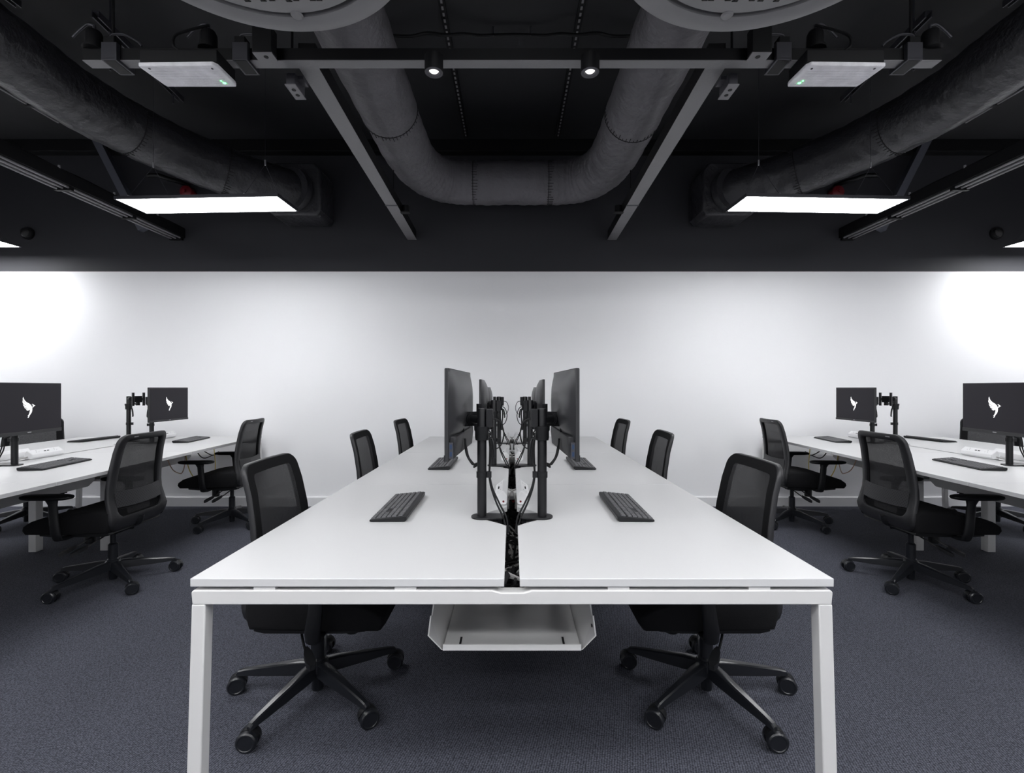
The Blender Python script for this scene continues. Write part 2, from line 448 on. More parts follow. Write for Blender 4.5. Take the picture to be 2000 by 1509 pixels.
def base_leg_mb():
    def sec(r, zt, zb, wt, wb): return [(r, -wb, zb), (r, -wt, zt), (r, -wt*.6, zt+.004), (r, wt*.6, zt+.004), (r, wt, zt), (r, wb, zb)]
    return MB().loft([sec(.015, .128, .088, .022, .026), sec(.08, .124, .080, .020, .024), sec(.20, .105, .073, .015, .018), sec(.29, .090, .070, .012, .014), sec(.318, .083, .068, .011, .012), sec(.326, .074, .066, .008, .009)])
def caster_mb():
    m = MB(); m.cyl((0, 0, .045), (0, 0, .074), .009, n=12)
    m.cyl((-.004, -.008, .034), (-.004, .008, .034), .026, n=20)
    pr = []
    for k in range(9):
        a = R(20+k*17.5); pr.append((-.006+.036*cos(a), .034+.036*sin(a)))
    pr += [(-.006-.03*1, .04), (.02, .04)]
    return m.prism(pr, 'y', -.010, .010)
def wheel_mb():
    m = MB(); m.loft([[(-.008+r*cos(2*pi*k/24), y, .034+r*sin(2*pi*k/24)) for k in range(24)] for y, r in ((0, .034), (.015, .034), (.019, .030), (.0195, .026), (.0175, .024))])
    return m
def arm_post_mb(s):
    secs = []
    for (x, y, z, a, b) in ((.045, .17, .345, .022, .010), (.045, .24, .345, .024, .012), (.047, .278, .352, .027, .014), (.050, .288, .385, .028, .016), (.058, .288, .45, .026, .015), (.068, .286, .55, .025, .013), (.075, .284, .572, .034, .014), (.085, .283, .584, .05, .018)):
        e = [(cos(2*pi*k/16)*a, sin(2*pi*k/16)*b) for k in range(16)]
        if y < .26: secs.append([(x+p, s*y, z+q) for p, q in e])
        elif y < .283 and z < .37: secs.append([(x+p, s*(y - q*.5), z+q*.8) for p, q in e])
        else: secs.append([(x+p, s*(y-q), z) for p, q in e])
    return MB().loft(secs)
def pad_mb(s):
    m = MB(); secs = []
    def ring(k, z):
        out = []
        for j in range(28):
            a = 2*pi*j/28; ca, sa = cos(a), sin(a)
            ex = abs(ca)**.6*(1 if ca > 0 else -1); ey = abs(sa)**.75*(1 if sa > 0 else -1)
            out.append((.105+.145*k*ex, s*.283+.041*k*ey*(1-.15*ex), z))
        return out
    for k, z in ((.78, .579), (.95, .583), (1, .592), (.97, .600), (.85, .605)): secs.append(ring(k, z))
    return m.loft(secs)
def lever_mb(s, dx=0):
    m = MB(); m.tube(smooth_path([(-.05+dx, s*.07, .345), (-.03+dx, s*.15, .33), (.0+dx, s*.20, .30), (.02+dx, s*.225, .285)]), .0045, 8)
    A = Vector((.015+dx, s*.215, .290)); B = Vector((.062+dx, s*.275, .258)); d = (B-A); side = d.cross(Vector((0, 0, 1))).normalized()
    secs = []
    for u, w_ in ((0, .005), (.3, .014), (.8, .016), (1, .008)):
        p = A+d*u; secs.append([p+side*w_+Vector((0, 0, .009)), p-side*w_+Vector((0, 0, .009)), p-side*w_-Vector((0, 0, .009)), p+side*w_-Vector((0, 0, .009))])
    return m.loft(secs)
def chair(label, x, y, yaw, base, group, tagged=True):
    t = thing('office_chair', label, 'chair', (x, y, 0), yaw, group)
    link('seat', cached('seat', seat_mb, 'fabric_black', 50), t, loc=(.055, 0, 0))
    link('seat_pan', cached('seat_pan', pan_mb, 'plastic_black'), t, loc=(.055, 0, 0), bevel=.004)
    BK = (.088, 0, 0)
    bf = link('backrest_frame', cached('backrest_frame', back_frame_mb, 'plastic_charcoal', 60), t, loc=BK)
    link('front_padding', cached('front_padding', pad_ring_mb, 'fabric_black', 60), t, loc=BK)
    link('backrest_mesh', cached('backrest_mesh', lambda: polar_mb(INN, .0115, 0), 'chair_mesh', 0), t, loc=BK)
    link('lumbar_support', cached('lumbar_support', lumbar_mb, 'lumbar_plastic'), t, loc=BK)
    link('back_bracket', cached('back_bracket', lambda: MB().tube(smooth_path([(-.05, 0, .345), (-.13, 0, .35), (-.19, 0, .365), (-.235, 0, .385), (-.245, 0, .42)]), .02, 10, rs=[.03]*25), 'plastic_black'), t, loc=BK)
    # small pale maker's tag on the top rail, rear face
    def tg():
        secs = []
        for s_ in (.085, .115): secs.append([P_back(s_, .915, -.0138), P_back(s_, .922, -.0138), P_back(s_, .922, -.0118), P_back(s_, .915, -.0118)])
        return MB().loft(secs)
    link('name_tag', cached('name_tag', tg, 'mark_grey'), bf)
    mech = link('tilt_mechanism', cached('tilt_mechanism', lambda: MB().prism([(-.13, .345), (-.10, .315), (.02, .305), (.14, .318), (.16, .345)], 'y', -.075, .075), 'plastic_black'), t, loc=(.03, 0, 0), bevel=.006)
    link('tension_knob', cached('tension_knob', lambda: MB().lathe([(.0, .245), (.026, .245), (.030, .25), (.031, .305), (.024, .318), (0, .318)], (.11, 0, 0), 20), 'plastic_black'), mech)
    for s in (-1, 1):
        link('lever', cached('lever%d' % s, lambda: lever_mb(s), 'plastic_black'), mech)
        if s > 0: link('lever', cached('lever2', lambda: lever_mb(s, -.065), 'plastic_black'), mech)
        a = link('armrest', cached('armrest%d' % s, lambda: arm_post_mb(s), 'plastic_black', 50), t, loc=(.048, 0, 0))
        link('arm_pad', cached('arm_pad%d' % s, lambda: pad_mb(s), 'plastic_black', 50), a)
    link('gas_lift', cached('gas_lift', lambda: MB().lathe([(0, .018), (.021, .018), (.023, .024), (.023, .10), (.030, .10), (.032, .142), (.026, .15), (.026, .235), (.022, .24), (.016, .245), (.016, .312), (0, .312)], n=28), 'plastic_gloss'), t)
    hub = link('base_hub', cached('base_hub', lambda: MB().lathe([(.024, .078), (.040, .084), (.044, .10), (.042, .128), (.034, .137), (.024, .137)], n=30, close=True), 'plastic_gloss'), t)
    for k in range(5):
        a = R(base+72*k)-yaw
        l = link('base_leg', cached('base_leg', base_leg_mb, 'plastic_gloss', 28), t, rz=a)
        ca = a + R([150, 70, 200, 115, 250][k])
        c = link('caster', cached('caster', caster_mb, 'plastic_black'), t, loc=(.316*cos(a), .316*sin(a), 0), rz=ca)
        link('wheel', cached('wheel_a', lambda: MB().add([(x_, y_+.009, z_) for x_, y_, z_ in wheel_mb().v], wheel_mb().f), 'plastic_gloss', 30), c)
        link('wheel', cached('wheel_b', lambda: MB().add([(x_, -y_-.009, z_) for x_, y_, z_ in wheel_mb().v], wheel_mb().f), 'plastic_gloss', 30), c)
    return t
CG = 'black mesh-back office chairs'
both(chair('black mesh office chair, left side of the middle bench, nearest the camera', -.775, 1.93, R(0), 34.5, CG))
both(chair('black mesh office chair at left side of the middle bench, second from the camera', -.785, 3.12, R(2), 20, CG))
both(chair('black mesh office chair at left side of the middle bench, nearest the back wall', -.80, 4.30, R(-2), 50, CG))
both(chair('black mesh office chair seen from behind, at the near part of the left bench', -2.505, 3.04, R(180+2), 35.9, CG))
both(chair('black mesh office chair at the far end of the left bench', -2.51, 4.34, R(180+4), 35.9, CG))
both(chair('black mesh office chair mostly hidden behind the left bench and its large monitor', -4.35, 4.34, R(-62), 207, CG))

# ------------------------------------------------------------ monitors
LOGO_A = [(300,225),(325,300),(360,370),(430,440),(520,500),(620,545),(700,590),(770,650),(820,730),(838,820),(825,930),(780,1030),(710,1100),(670,1150),(640,1210),(600,1262),(550,1250),(600,1205),(625,1165),(545,1180),(600,1130),(650,1060),(680,980),(700,900),(690,855),(650,865),(600,900),(540,900),(450,840),(520,832),(620,822),(520,812),(420,790),(350,735),(430,748),(570,748),(480,735),(400,725),(330,680),(280,580),(350,630),(450,665),(580,672),(460,648),(370,610),(300,550),(258,480),(262,385),(320,460),(420,530),(515,578),(430,515),(340,440),(275,360),(270,290)]
LOGO_B = [(800,605),(850,580),(900,600),(950,645),(1030,665),(950,695),(910,730),(880,760),(850,745),(880,700),(860,660),(888,640),(865,608)]
def logo_mb(h, x):
    m = MB(); k = h/1040.0
    for poly in (LOGO_A, LOGO_B):
        q = [(-(u-650)*k, -(v-745)*k) for u, v in poly]   # screen faces -X, its right-hand side is -Y
        m.prism(q, 'x', x-.0008, x)
    return m
def monitor(label, x, y, zb, rz, W=.54, HH=.322, big=True, group='flat black monitors'):
    key = 'big' if big else 'small'
    t = thing('monitor', label, 'monitor', (x, y, zb), rz, group)
    chin = .022 if big else .016; bz = .004 if big else .010
    def body():
        return MB().box(-.006, .008, -W/2, W/2, 0, HH)
    link('monitor_body', cached('body_'+key, body, 'plastic_charcoal'), t, bevel=.0025)
    link('bezel_chin', cached('chin_'+key, lambda: MB().box(-.0085, -.006, -W/2, W/2, 0, chin), 'plastic_charcoal'), t, bevel=.001)
    sc = link('screen', cached('screen_'+key, lambda: MB().box(-.0068, -.0058, -W/2+bz, W/2-bz, chin, HH-bz), 'screen_dark', 0), t)
    link('screen_logo', cached('logo_'+key, lambda: logo_mb(.132 if big else .120, -.0070), 'logo_white', 0), sc, loc=(0, 0, (HH+chin)/2-.004), label='white bird emblem')
    link('name_mark', cached('mark_'+key, lambda: MB().box(-.0092, -.0084, -.014 if big else -.01, .014 if big else .01, chin*.42, chin*.68), 'mark_grey'), t)
    def shell():
        m = MB(); ny, nz = 20, 16; vs = []; z0 = .068 if big else .03; z1 = HH-.003; hw = W/2-.004
        for j in range(nz+1):
            for i in range(ny+1):
                u = -1+2*i/ny; v = -1+2*j/nz
                d = .008 + (.034 if big else .028)*max(0, (1-abs(u)**2.6))**.8*max(0, (1-abs(v)**3))**.8
                vs.append((d, u*hw, z0+(z1-z0)*(v+1)/2))
        fs = [(j*(ny+1)+i, j*(ny+1)+i+1, (j+1)*(ny+1)+i+1, (j+1)*(ny+1)+i) for j in range(nz) for i in range(ny)]
        return m.add(vs, fs)
    link('back_cover', cached('shell_'+key, shell, 'monitor_back', 60), t)
    link('port_housing', cached('ports_'+key, lambda: MB().prism([(.008, .004), (.024, .010), (.030, .066), (.030, .085), (.008, .085)], 'y', -W/2+.02, W/2-.06), 'plastic_charcoal'), t, bevel=.003)
    if big:
        pp = link('port_panel', cached('pp_'+key, lambda: MB().box(.008, .023, -W/2+.004, -W/2+.02, .010, .066), 'steel_dark'), t)
        for zz in (.018, .043):
            link('usb_port', cached('usb%d' % int(zz*1000), lambda: MB().box(.012, .019, -W/2+.0025, -W/2+.0045, zz, zz+.016), 'port_blue'), pp)
    return t

# ------------------------------------------------------------ monitor arms
def arm(label, x, y, rz, mount, empty=False, clamp=True, group='black pole monitor stands'):
    """pole at the origin, plate toward local +X (desk gap); mount = (x, y, z) of the plate centre in local axes"""
    t = thing('monitor_stand', label, 'monitor stand', (x, y, .73), rz, group)
    mb = MB(); pts = []
    for k in range(17): a = R(90+180*k/16); pts.append((.040*cos(a), .040*sin(a)))
    pts += [(.075, -.034), (.082, -.028), (.082, .028), (.075, .034)]
    link('base_plate', cached('base_plate', lambda: MB().prism(pts, 'z', 0, .007), 'metal_black'), t, bevel=.0015)
    if clamp: link('desk_clamp', cached('desk_clamp', lambda: MB().box(.060, .074, -.02, .02, -.075, 0).box(.02, .074, -.02, .02, -.08, -.073).cyl((.035, 0, -.073), (.035, 0, -.0212), .006).cyl((.035, 0, -.028), (.035, 0, -.0212), .016), 'metal_black'), t)
    link('pole', cached('pole', lambda: MB().lathe([(0, .007), (.0175, .007), (.0175, .405), (.016, .409), (0, .409)], n=28), 'metal_black'), t)
    link('collar', cached('collar', lambda: MB().lathe([(.0176, .290), (.024, .290), (.026, .30), (.026, .322), (.029, .328), (.029, .342), (.0176, .342)], n=28, close=True), 'plastic_black'), t)
    link('cable_clip', cached('cable_clip', lambda: MB().lathe([(.0176, .150), (.0205, .150), (.0205, .172), (.0176, .172)], n=24, close=True).box(.0195, .036, -.008, .008, .150, .172), 'plastic_black'), t)
    mx, my, mz = mount; mz -= .73; s = 1 if mx > 0 else -1
    h = link('tilt_head', (lambda m: m.box(.016, .042, -.018, .018, .338, .406).cyl((.029, 0, .33), (.029, 0, .345), .012).mesh('tilt_head', 'metal_black'))(MB()), t, bevel=.002)
    d = Vector((mx, my, 0)); L = d.length; u = d.normalized(); q = Vector((-u.y, u.x, 0))
    m = MB()
    a = Vector((0, 0, mz)) + u*.012; b = Vector((mx, my, mz)) - u*.03
    if L > .14:
        # folded two-part arm
        k1 = Vector((0, 0, mz)) + u*(L*.5) + q*.03
        m.cyl(a+Vector((0, 0, -.045)), k1+Vector((0, 0, -.045)), .007, n=12)
        m.cyl(k1+Vector((0, 0, -.058)), k1+Vector((0, 0, .02)), .017, n=16)
        m.cyl(k1, b, .012, n=14)
        m.cyl(b-u*.02+Vector((0, 0, -.022)), b-u*.02+Vector((0, 0, .022)), .018, n=16)
        m.cyl(Vector((0, 0, mz)), a+u*.03, .016, n=14)
    else:
        m.cyl(a, b, .016, n=20)
        m.cyl(b-u*.004, b+u*.008, .020, n=20)
    link('arm_joint', m.mesh('arm_joint', 'metal_black'), t)
    # vesa plate normal along u
    v = MB(); c = Vector((mx, my, mz)) - u*.018
    M = Matrix((( u.x, q.x, 0), (u.y, q.y, 0), (0, 0, 1))).to_4x4(); M.translation = c
    v.box(-.004, .004, -.028, .028, -.028, .028, M=M)
    for sy in (-1, 1):
        v.box(-.004, .010, sy*.040-.008, sy*.040+.008, -.058, .058, M=M)
        v.box(-.004, .002, sy*.025-.014, sy*.025+.014, -.012, .012, M=M)
    v.cyl(c-u*.012, c+u*.004, .024, n=20)
    link('mounting_plate', v.mesh('mounting_plate', 'metal_black'), t)
    link('clamp_lever', cached('clamp_lever', lambda: MB().tube([(.028, -.012, .30), (.040, -.016, .296), (.046, -.018, .27), (.050, -.02, .235), (.047, -.02, .225)], .006, 10), 'plastic_black'), t)
    return t

# middle bench, left half (things on the right half come from the mirror)
POS = ['nearest the camera', 'second from the camera', 'nearest the back wall']
MON = [(-.211, 1.925, .962, -3.0, True), (-.196, 3.18, .945, 1.0, True), (-.212, 4.36, .93, 0, False)]
for k, (mx, my, zb, rz, big) in enumerate(MON):
    both(monitor('black monitor on the left half of the middle bench, %s' % POS[k], mx, my, zb, R(rz), W=.54 if big else .49, HH=.322 if big else .29, big=big))
    px, py = -.113, 1.815+1.2*k
    a = arm('black monitor pole on the left half of the middle bench, %s' % POS[k], px, py, 0,
            (mx+.040-px+ (.0), my-py-.03, [1.095, 1.10, 1.075][k]))
    both(a)
    # leads swagging from the monitor to the pole, and leads down the pole into the gap
    for j in (0, 1):
        pts = [(mx+.030, my-.06+.03*j, 1.02-.03*j), (mx+.036+.006*j, my-.07+.03*j, .965-.02*j), (mx+.056+.008*j, my-.08+.03*j, .930-.012*j), (px-.030, py+.025, .925-.010*j), (px-.004, py+.026, .935)]
        both(single('monitor_cable', MB().tube(smooth_path(pts, 8), .0038, 8), 'cable_black',
             '%s cable from left monitor to pole, middle bench, %s' % (['upper', 'lower'][j], POS[k]), 'cable', 'cables between monitors and poles'))
        pts = [(px+.024, py+.020, 1.045), (px+.030+.005*j, py+.010, .99), (px+.028, py+.002, .90), (px+.0275+.002*j, py+.001, .885), (px+.036+.004*j, py-.005, .84), (px+.056+.010*j, py-.012, .785), (px+.080+.012*j, py-.022, .735), (px+.094+.006*j, py-.035, .68)]
        both(single('pole_cable', MB().tube(smooth_path(pts, 8), .0036, 8), 'cable_black',
             '%s cable down the left pole, middle bench, %s' % (['inner', 'outer'][j], POS[k]), 'cable', 'cables running down the poles'))
    # loop at the arm head
    both(single('looped_cable', MB().tube(smooth_path([(px+.03, py+.03, 1.10), (px+.065, py+.03, 1.09), (px+.082, py+.03, 1.04), (px+.065, py+.03, .99), (px+.03, py+.024, .985)], 6), .0025, 8), 'cable_black',
         'black cable loop on left pole head, middle bench, %s' % POS[k], 'cable', 'cable loops at the arm heads'))

# keyboards
def keyboard(label, x, y, rz, group='black keyboards'):
    t = thing('keyboard', label, 'keyboard', (x, y, .7302), rz, group)
    link('keyboard_body', cached('kb_body', lambda: MB().prism([(-.068, .003), (-.062, .001), (.058, .001), (.066, .006), (.067, .019), (.060, .021), (-.066, .009)], 'y', -.208, .208), 'plastic_black'), t, bevel=.0015)
    def keys():
        m = MB(); sl = (.021-.009)/(.126)
        rows = 6; pitch = .0185
        for r in range(rows):
            xx = -.055 + r*.0188 + (.004 if r == 5 else 0)
            y = -.216
            blocks = [(.285, 15), (.057, 3), (.076, 4)]; yy = .201
            for bw, cnt in blocks:
                bw *= .935
                if not (cnt == 3 and r in (2,) ):
                    n = cnt
                    if r == 0 and cnt == 15:
                        ws = [.0235]*3+[.115]+[.0235]*4
                        tot = sum(ws); ws = [q*bw/tot for q in ws]
                    else: ws = [bw/n]*n
                    if r == 1 and cnt == 3: ws = [.0178]*3
                    p = yy
                    for q in ws:
                        zt = .009+(xx+.066)*sl
                        x0, x1, y0, y1 = xx-.0086, xx+.0086, p-q+.0010, p-.0010
                        za, zb_ = .009+(x0+.066)*sl, .009+(x1+.066)*sl
                        hh = .0042
                        e = .0015
                        m.add([(x0, y0, za-.001), (x1, y0, zb_-.001), (x1, y1, zb_-.001), (x0, y1, za-.001), (x0+e, y0+e, za+hh), (x1-e, y0+e, zb_+hh), (x1-e, y1-e, zb_+hh), (x0+e, y1-e, za+hh)],
                              [(0,3,2,1), (4,5,6,7), (0,1,5,4), (1,2,6,5), (2,3,7,6), (3,0,4,7)])
                        p -= q
                yy -= bw+.0055
        return m
    link('keycaps', cached('keycaps', keys, 'key_grey', 20), t)
    for s in (-1, 1):
        link('foot', cached('kb_foot%d' % s, lambda: MB().box(.050, .056, s*.172-.010, s*.172+.010, 0, .006), 'plastic_black'), t)
    return t
for k, (x, y, a) in enumerate([(-.452, 1.957, 1.0), (-.432, 3.07, 0), (-.435, 4.28, 0)]):
    both(keyboard('black keyboard on the left half of the middle bench, %s' % POS[k], x, y, R(a)))
both(keyboard('black keyboard in front of the large monitor on the left bench', -2.85, 3.03, R(180+9)))
both(keyboard('black keyboard in front of the small monitor on the left bench', -2.95, 4.46, R(180+9)))
both(keyboard('black keyboard on the outer side of the left bench, no monitor beside it', -3.88, 4.50, R(-2)))

# power units
def power(label, x, y, rz, flipx=False, group='white desktop power units'):
    t = thing('power_unit', label, 'power strip', (x, y, .7302), rz, group)
    sec = [(-.020, .001), (.018, .001), (.024, .012), (.024, .040), (.006, .062), (-.030, .034), (-.030, .014)]
    link('unit_body', cached('pu_body', lambda: MB().prism(sec, 'y', -.125, .125), 'white_plastic'), t, bevel=.004, seg=3)
    n = Vector((-.028, 0, .036)).normalized(); along = Vector((-.036, 0, -.028)).normalized(); top = Vector((.006, 0, .062))
    def slots():
        m = MB()
        def q(u, v, a, b):   # u down the face, v along the unit
            c = top + along*u + n*.0002; vs = []
            for dz in (0, .0006):
                for da, db in ((-a, -b), (a, -b), (a, b), (-a, b)):
                    p = c + along*da + n*dz; vs.append((p.x, v+db, p.z))
            m.add(vs, [(0,3,2,1), (4,5,6,7), (0,1,5,4), (1,2,6,5), (2,3,7,6), (3,0,4,7)])
        for v in (-.070, .070):
            q(.014, v, .003, .0018); q(.028, v-.010, .0012, .003); q(.028, v+.010, .0012, .003)
        return m
    link('socket_slots', cached('pu_slots', slots, 'mark_grey', 0), t)
    def usb():
        m = MB()
        for v in (-.012, .012):
            c = top+along*.026; m.box(c.x-.003, c.x+.003, v-.006, v+.006, c.z-.001, c.z+.003)
        return m
    link('usb_slots', cached('pu_usb', usb, 'slot_black', 0), t)
    link('reset_button', cached('pu_btn', lambda: MB().cyl((.008, -.1265, .016), (.008, -.1245, .016), .0042, n=16), 'red_dark'), t)
    link('unit_lead', cached('pu_lead', lambda: MB().tube(smooth_path([(.0, .12, .02), (.02, .14, .012), (.045, .145, -.0), (.06, .14, -.04), (.06, .10, -.07)]), .004, 8), 'cable_grey'), t)
    return t
for k in range(3):
    both(power('white power unit left of the middle bench gap, %s' % POS[k], -.0435, 2.125+1.2*k, 0))
p = Vector((-3.272, 3.385, 0)); both(power('white power unit with sockets beside the large monitor on the left bench', p.x, p.y, LBR+pi))
p = Vector((-3.40, 3.28, 0)); both(power('white power unit on the outer half of the left bench, behind the monitor pole', p.x, p.y, LBR))
p = LB(.045, 1.62); both(power('white power unit near the back wall behind the small monitor, left bench', p.x, p.y, LBR+pi))
tangle(0, 'dark tangle of cables lying in the gap of the middle bench', (CBC, 0), 3)
both(tangle(0, 'dark tangle of cables lying in the gap of the left bench', (LBC, LBR), 5))

# left bench screens and arms
both(monitor('large black monitor with white bird emblem on the left bench', -3.032, 3.03, .925, R(180+9.6)))
both(monitor('small black monitor with white bird emblem at the far end of the left bench', -2.985, 4.21, .928, R(181), W=.49, HH=.29, big=False))
both(arm('black monitor pole holding the large monitor on the left bench', -3.115, 3.03, LBR+pi, (-.048, 0, 1.10)))
both(arm('black monitor pole holding the small monitor on the left bench', -3.165, 4.25, LBR+pi, (-.155, .035, 1.09), clamp=False))
both(arm('tall black monitor pole on the outer side of the left bench with nothing mounted', -3.47, 4.38, LBR, (.17, -.12, 1.115), empty=True, clamp=False))
both(single('monitor_cable', MB().tube(smooth_path([(-3.06, 2.99, .96), (-3.085, 2.98, .93), (-3.135, 2.985, .90), (-3.15, 2.99, .86), (-3.16, 2.98, .80), (-3.185, 2.97, .74), (-3.20, 2.975, .70)]), .0036, 8), 'cable_black',
     'dark cable hanging beside the pole of the large monitor on the left bench', 'cable', 'cables behind the large monitors'))
both(single('monitor_cable', MB().tube(smooth_path([(-3.065, 3.01, .965), (-3.08, 2.99, .945), (-3.13, 2.985, .91), (-3.14, 2.99, .84), (-3.165, 2.985, .78), (-3.19, 2.985, .74), (-3.21, 2.99, .70)]), .0036, 8), 'cable_black',
     'dark cable nearest the pole of the large monitor on the left bench', 'cable', 'cables behind the large monitors'))

# loose data cables hanging under the far end of the left bench
def hang(pts, m, label, r=.0035):
    Q = []
    for q in pts:
        p = LB(*q); Q.append(Vector((p.x*1.10, p.y*1.10, 1.216+(p.z-1.216)*1.10)))
    Q[0].z = .70
    if pts[-1][2] > .6: Q[-1].z = .70
    both(single('hanging_cable', MB().tube(smooth_path(Q, 6), r, 8), m, label, 'cable', 'cables hanging under the side bench'))
hang([(.66, .60, .66), (.69, .64, .60), (.70, .72, .545), (.68, .80, .545), (.64, .90, .61), (.60, .96, .66)], 'cable_peach', 'pale orange cable sagging under the left bench, nearer the camera')
hang([(.62, .92, .66), (.64, .95, .55), (.66, 1.01, .44), (.66, 1.07, .38), (.64, 1.12, .35)], 'cable_yellow', 'yellow cable dropping to the floor side under the left bench')
hang([(.62, 1.36, .66), (.64, 1.36, .54), (.64, 1.35, .44), (.62, 1.34, .38)], 'cable_yellow', 'yellow cable hanging straight under the far end of the left bench')
hang([(.60, 1.06, .66), (.62, 1.18, .605), (.63, 1.32, .60), (.62, 1.46, .62), (.60, 1.56, .66)], 'cable_black', 'black cable drooping shallowly under the far end of the left bench', .005)
hang([(.56, 1.12, .665), (.58, 1.3, .64), (.56, 1.5, .59), (.55, 1.58, .64)], 'cable_black', 'black cable crossing behind the yellow ones under the left bench', .005)

# ------------------------------------------------------------ ceiling fittings
def panel_light(label, x, y, rz, z=2.576):
    t = thing('panel_light', label, 'ceiling light', (x, y, z), rz, 'suspended panel lights')
    m = MB()
    m.box(-.605, .605, -.150, -.140, 0, .022).box(-.605, .605, .140, .150, 0, .022).box(-.605, -.595, -.140, .140, 0, .022).box(.595, .605, -.140, .140, 0, .022).box(-.595, .595, -.140, .140, .012, .022)
    part('light_frame', m, 'steel_dark', t)
    part('light_diffuser', MB().box(-.595, .595, -.140, .140, .001, .006), 'light_face', t)
    part('light_driver', MB().box(-.12, .12, -.03, .03, .022, .05), 'white_plastic', t, bevel=.004)
    for sx in (-1, 1):
        m = MB(); a = Vector((sx*.43, 0, .30))
        for dx, dy in ((-.08, -.13), (.08, .13)): m.cyl(a, (sx*.43+dx, dy, .022), .0018, n=6)
        m.cyl(a, (sx*.43, 0, H-z), .0016, n=6)
        w_ = part('hanging_wire', m, 'steel_dark', t)
        part('wire_clip', MB().cyl(a-Vector((0, 0, .01)), a+Vector((0, 0, .03)), .006, n=10).cyl(Vector((sx*.43, 0, H-z-.03)), Vector((sx*.43, 0, H-z)), .012, n=10), 'steel_bright', w_)
        sc_ = MB()
        for dx, dy in ((-.08, -.13), (.08, .13)): sc_.cyl((sx*.43+dx, dy, .022), (sx*.43+dx, dy, .032), .008, n=10)
        part('fixing_screw', sc_, 'steel_bright', t)
    return t
both(panel_light('lit white rectangular panel light hanging on wires, left of centre', -2.262, 3.612, R(-2.5)))
both(panel_light('lit panel light at the left edge of the room near the back wall', -5.36, 4.54, R(0)))
both(panel_light('added unseen fill panel light hanging beside the camera on the left', -2.20, .75, R(0), 2.9))  # this and the panels below are added out of view to brighten the room
both(panel_light('added unseen fill panel light in the left corner beside the camera', -5.0, 1.3, R(0), 3.25))  # added side fill, hung high to reach the upper back wall
both(panel_light('added unseen fill panel light just behind the camera, left of the middle', -.72, -.25, R(0), 3.25))  # unseen source added for the middle of the back wall
both(panel_light('added unseen fill panel light farther behind the camera on the left of the middle', -.72, -1.7, R(0), 3.25))  # added fill from behind, out of frame
both(panel_light('added unseen fill panel light behind the camera on the left', -2.6, -.6, R(0), 3.25))  # extra lamp added behind the camera for brightness
both(panel_light('added unseen fill panel light in the rear left area behind the camera', -2.6, -2.0, R(0), 3.25))  # added out of frame so the back wall gets more light
both(panel_light('added unseen fill panel light near the left wall behind the camera', -4.9, -1.0, R(0), 3.25))  # unseen fill added to spread the light more evenly

# insulated round ducts
def duct(name, pts, r, m, label, seams, group=None):
    t = thing(name, label, 'duct', pts[0], 0, group); o0 = Vector(pts[0])
    P = [p-o0 for p in smooth_path(pts, 14)]
    rs = [r*(1+.012*sin(i*1.7)+.010*sin(i*.61)) for i in range(len(P))]
    part('duct_sleeve', MB().tube(P, r, 40, True, rs), m, t, smooth=60)
    for i in seams:
        i = min(len(P)-2, max(1, int(i*(len(P)-1)))); c = P[i]; tg = (P[i+1]-P[i-1]).normalized()
        u = tg.orthogonal().normalized(); v = tg.cross(u); mb = MB(); rr = rs[i]*1.003
        for k in range(48):
            a0, a1 = 2*pi*k/48, 2*pi*(k+1)/48
            mb.cyl(c+(u*cos(a0)+v*sin(a0))*rr, c+(u*cos(a1)+v*sin(a1))*rr, .0035, n=5)
            if k % 1 == 0:
                L = random.uniform(.015, .05); d = c+(u*cos(a0)+v*sin(a0))*rr
                mb.cyl(d-tg*L*.25, d+tg*L+(u*cos(a0+.05)+v*sin(a0+.05))*0.001, .0028, n=5)
        part('duct_seam', mb, 'seam_black', t)
    return t
cd = [(-.86, .3, 3.16), (-.86, 1.2, 3.16), (-.86, 2.2, 3.16), (-.86, 3.2, 3.16), (-.855, 3.95, 3.16), (-.80, 4.30, 3.16), (-.66, 4.52, 3.16), (-.42, 4.60, 3.16), (0, 4.60, 3.16)]
cd = cd + [(-x, y, z) for x, y, z in cd[-2::-1]]
duct('ventilation_duct', cd, .195, 'duct_grey', 'U-shaped dark grey insulated duct in the middle of the ceiling', [.205, .795, .447, .553])
sd = [(-3.00, .4, 3.28), (-3.03, 1.73, 3.28), (-3.07, 2.81, 3.27), (-3.08, 3.46, 3.26), (-2.92, 4.02, 3.24), (-2.53, 4.43, 3.16), (-2.12, 4.66, 3.09), (-2.08, 4.80, 3.09)]
both(duct('ventilation_duct', sd, .205, 'duct_dark', 'black wrinkled insulated duct running along the left side of the ceiling', [.70, .52]))
def plenum():
    t = thing('duct_plenum_box', 'black insulated box on the back wall where the left duct ends', 'duct box', (-2.08, 4.80, 2.86))
    part('box_body', MB().prism([(-.25, .05), (-.20, 0), (.22, 0), (.26, .05), (.26, .42), (.20, .50), (-.18, .50), (-.25, .42)], 'y', -.20, .165), 'duct_dark', t, bevel=.02, seg=3)
    part('box_collar', MB().tube([(-.02, -.24, .23), (-.0, -.17, .23)], .205, 32), 'duct_dark', t)
    return t
both(plenum())

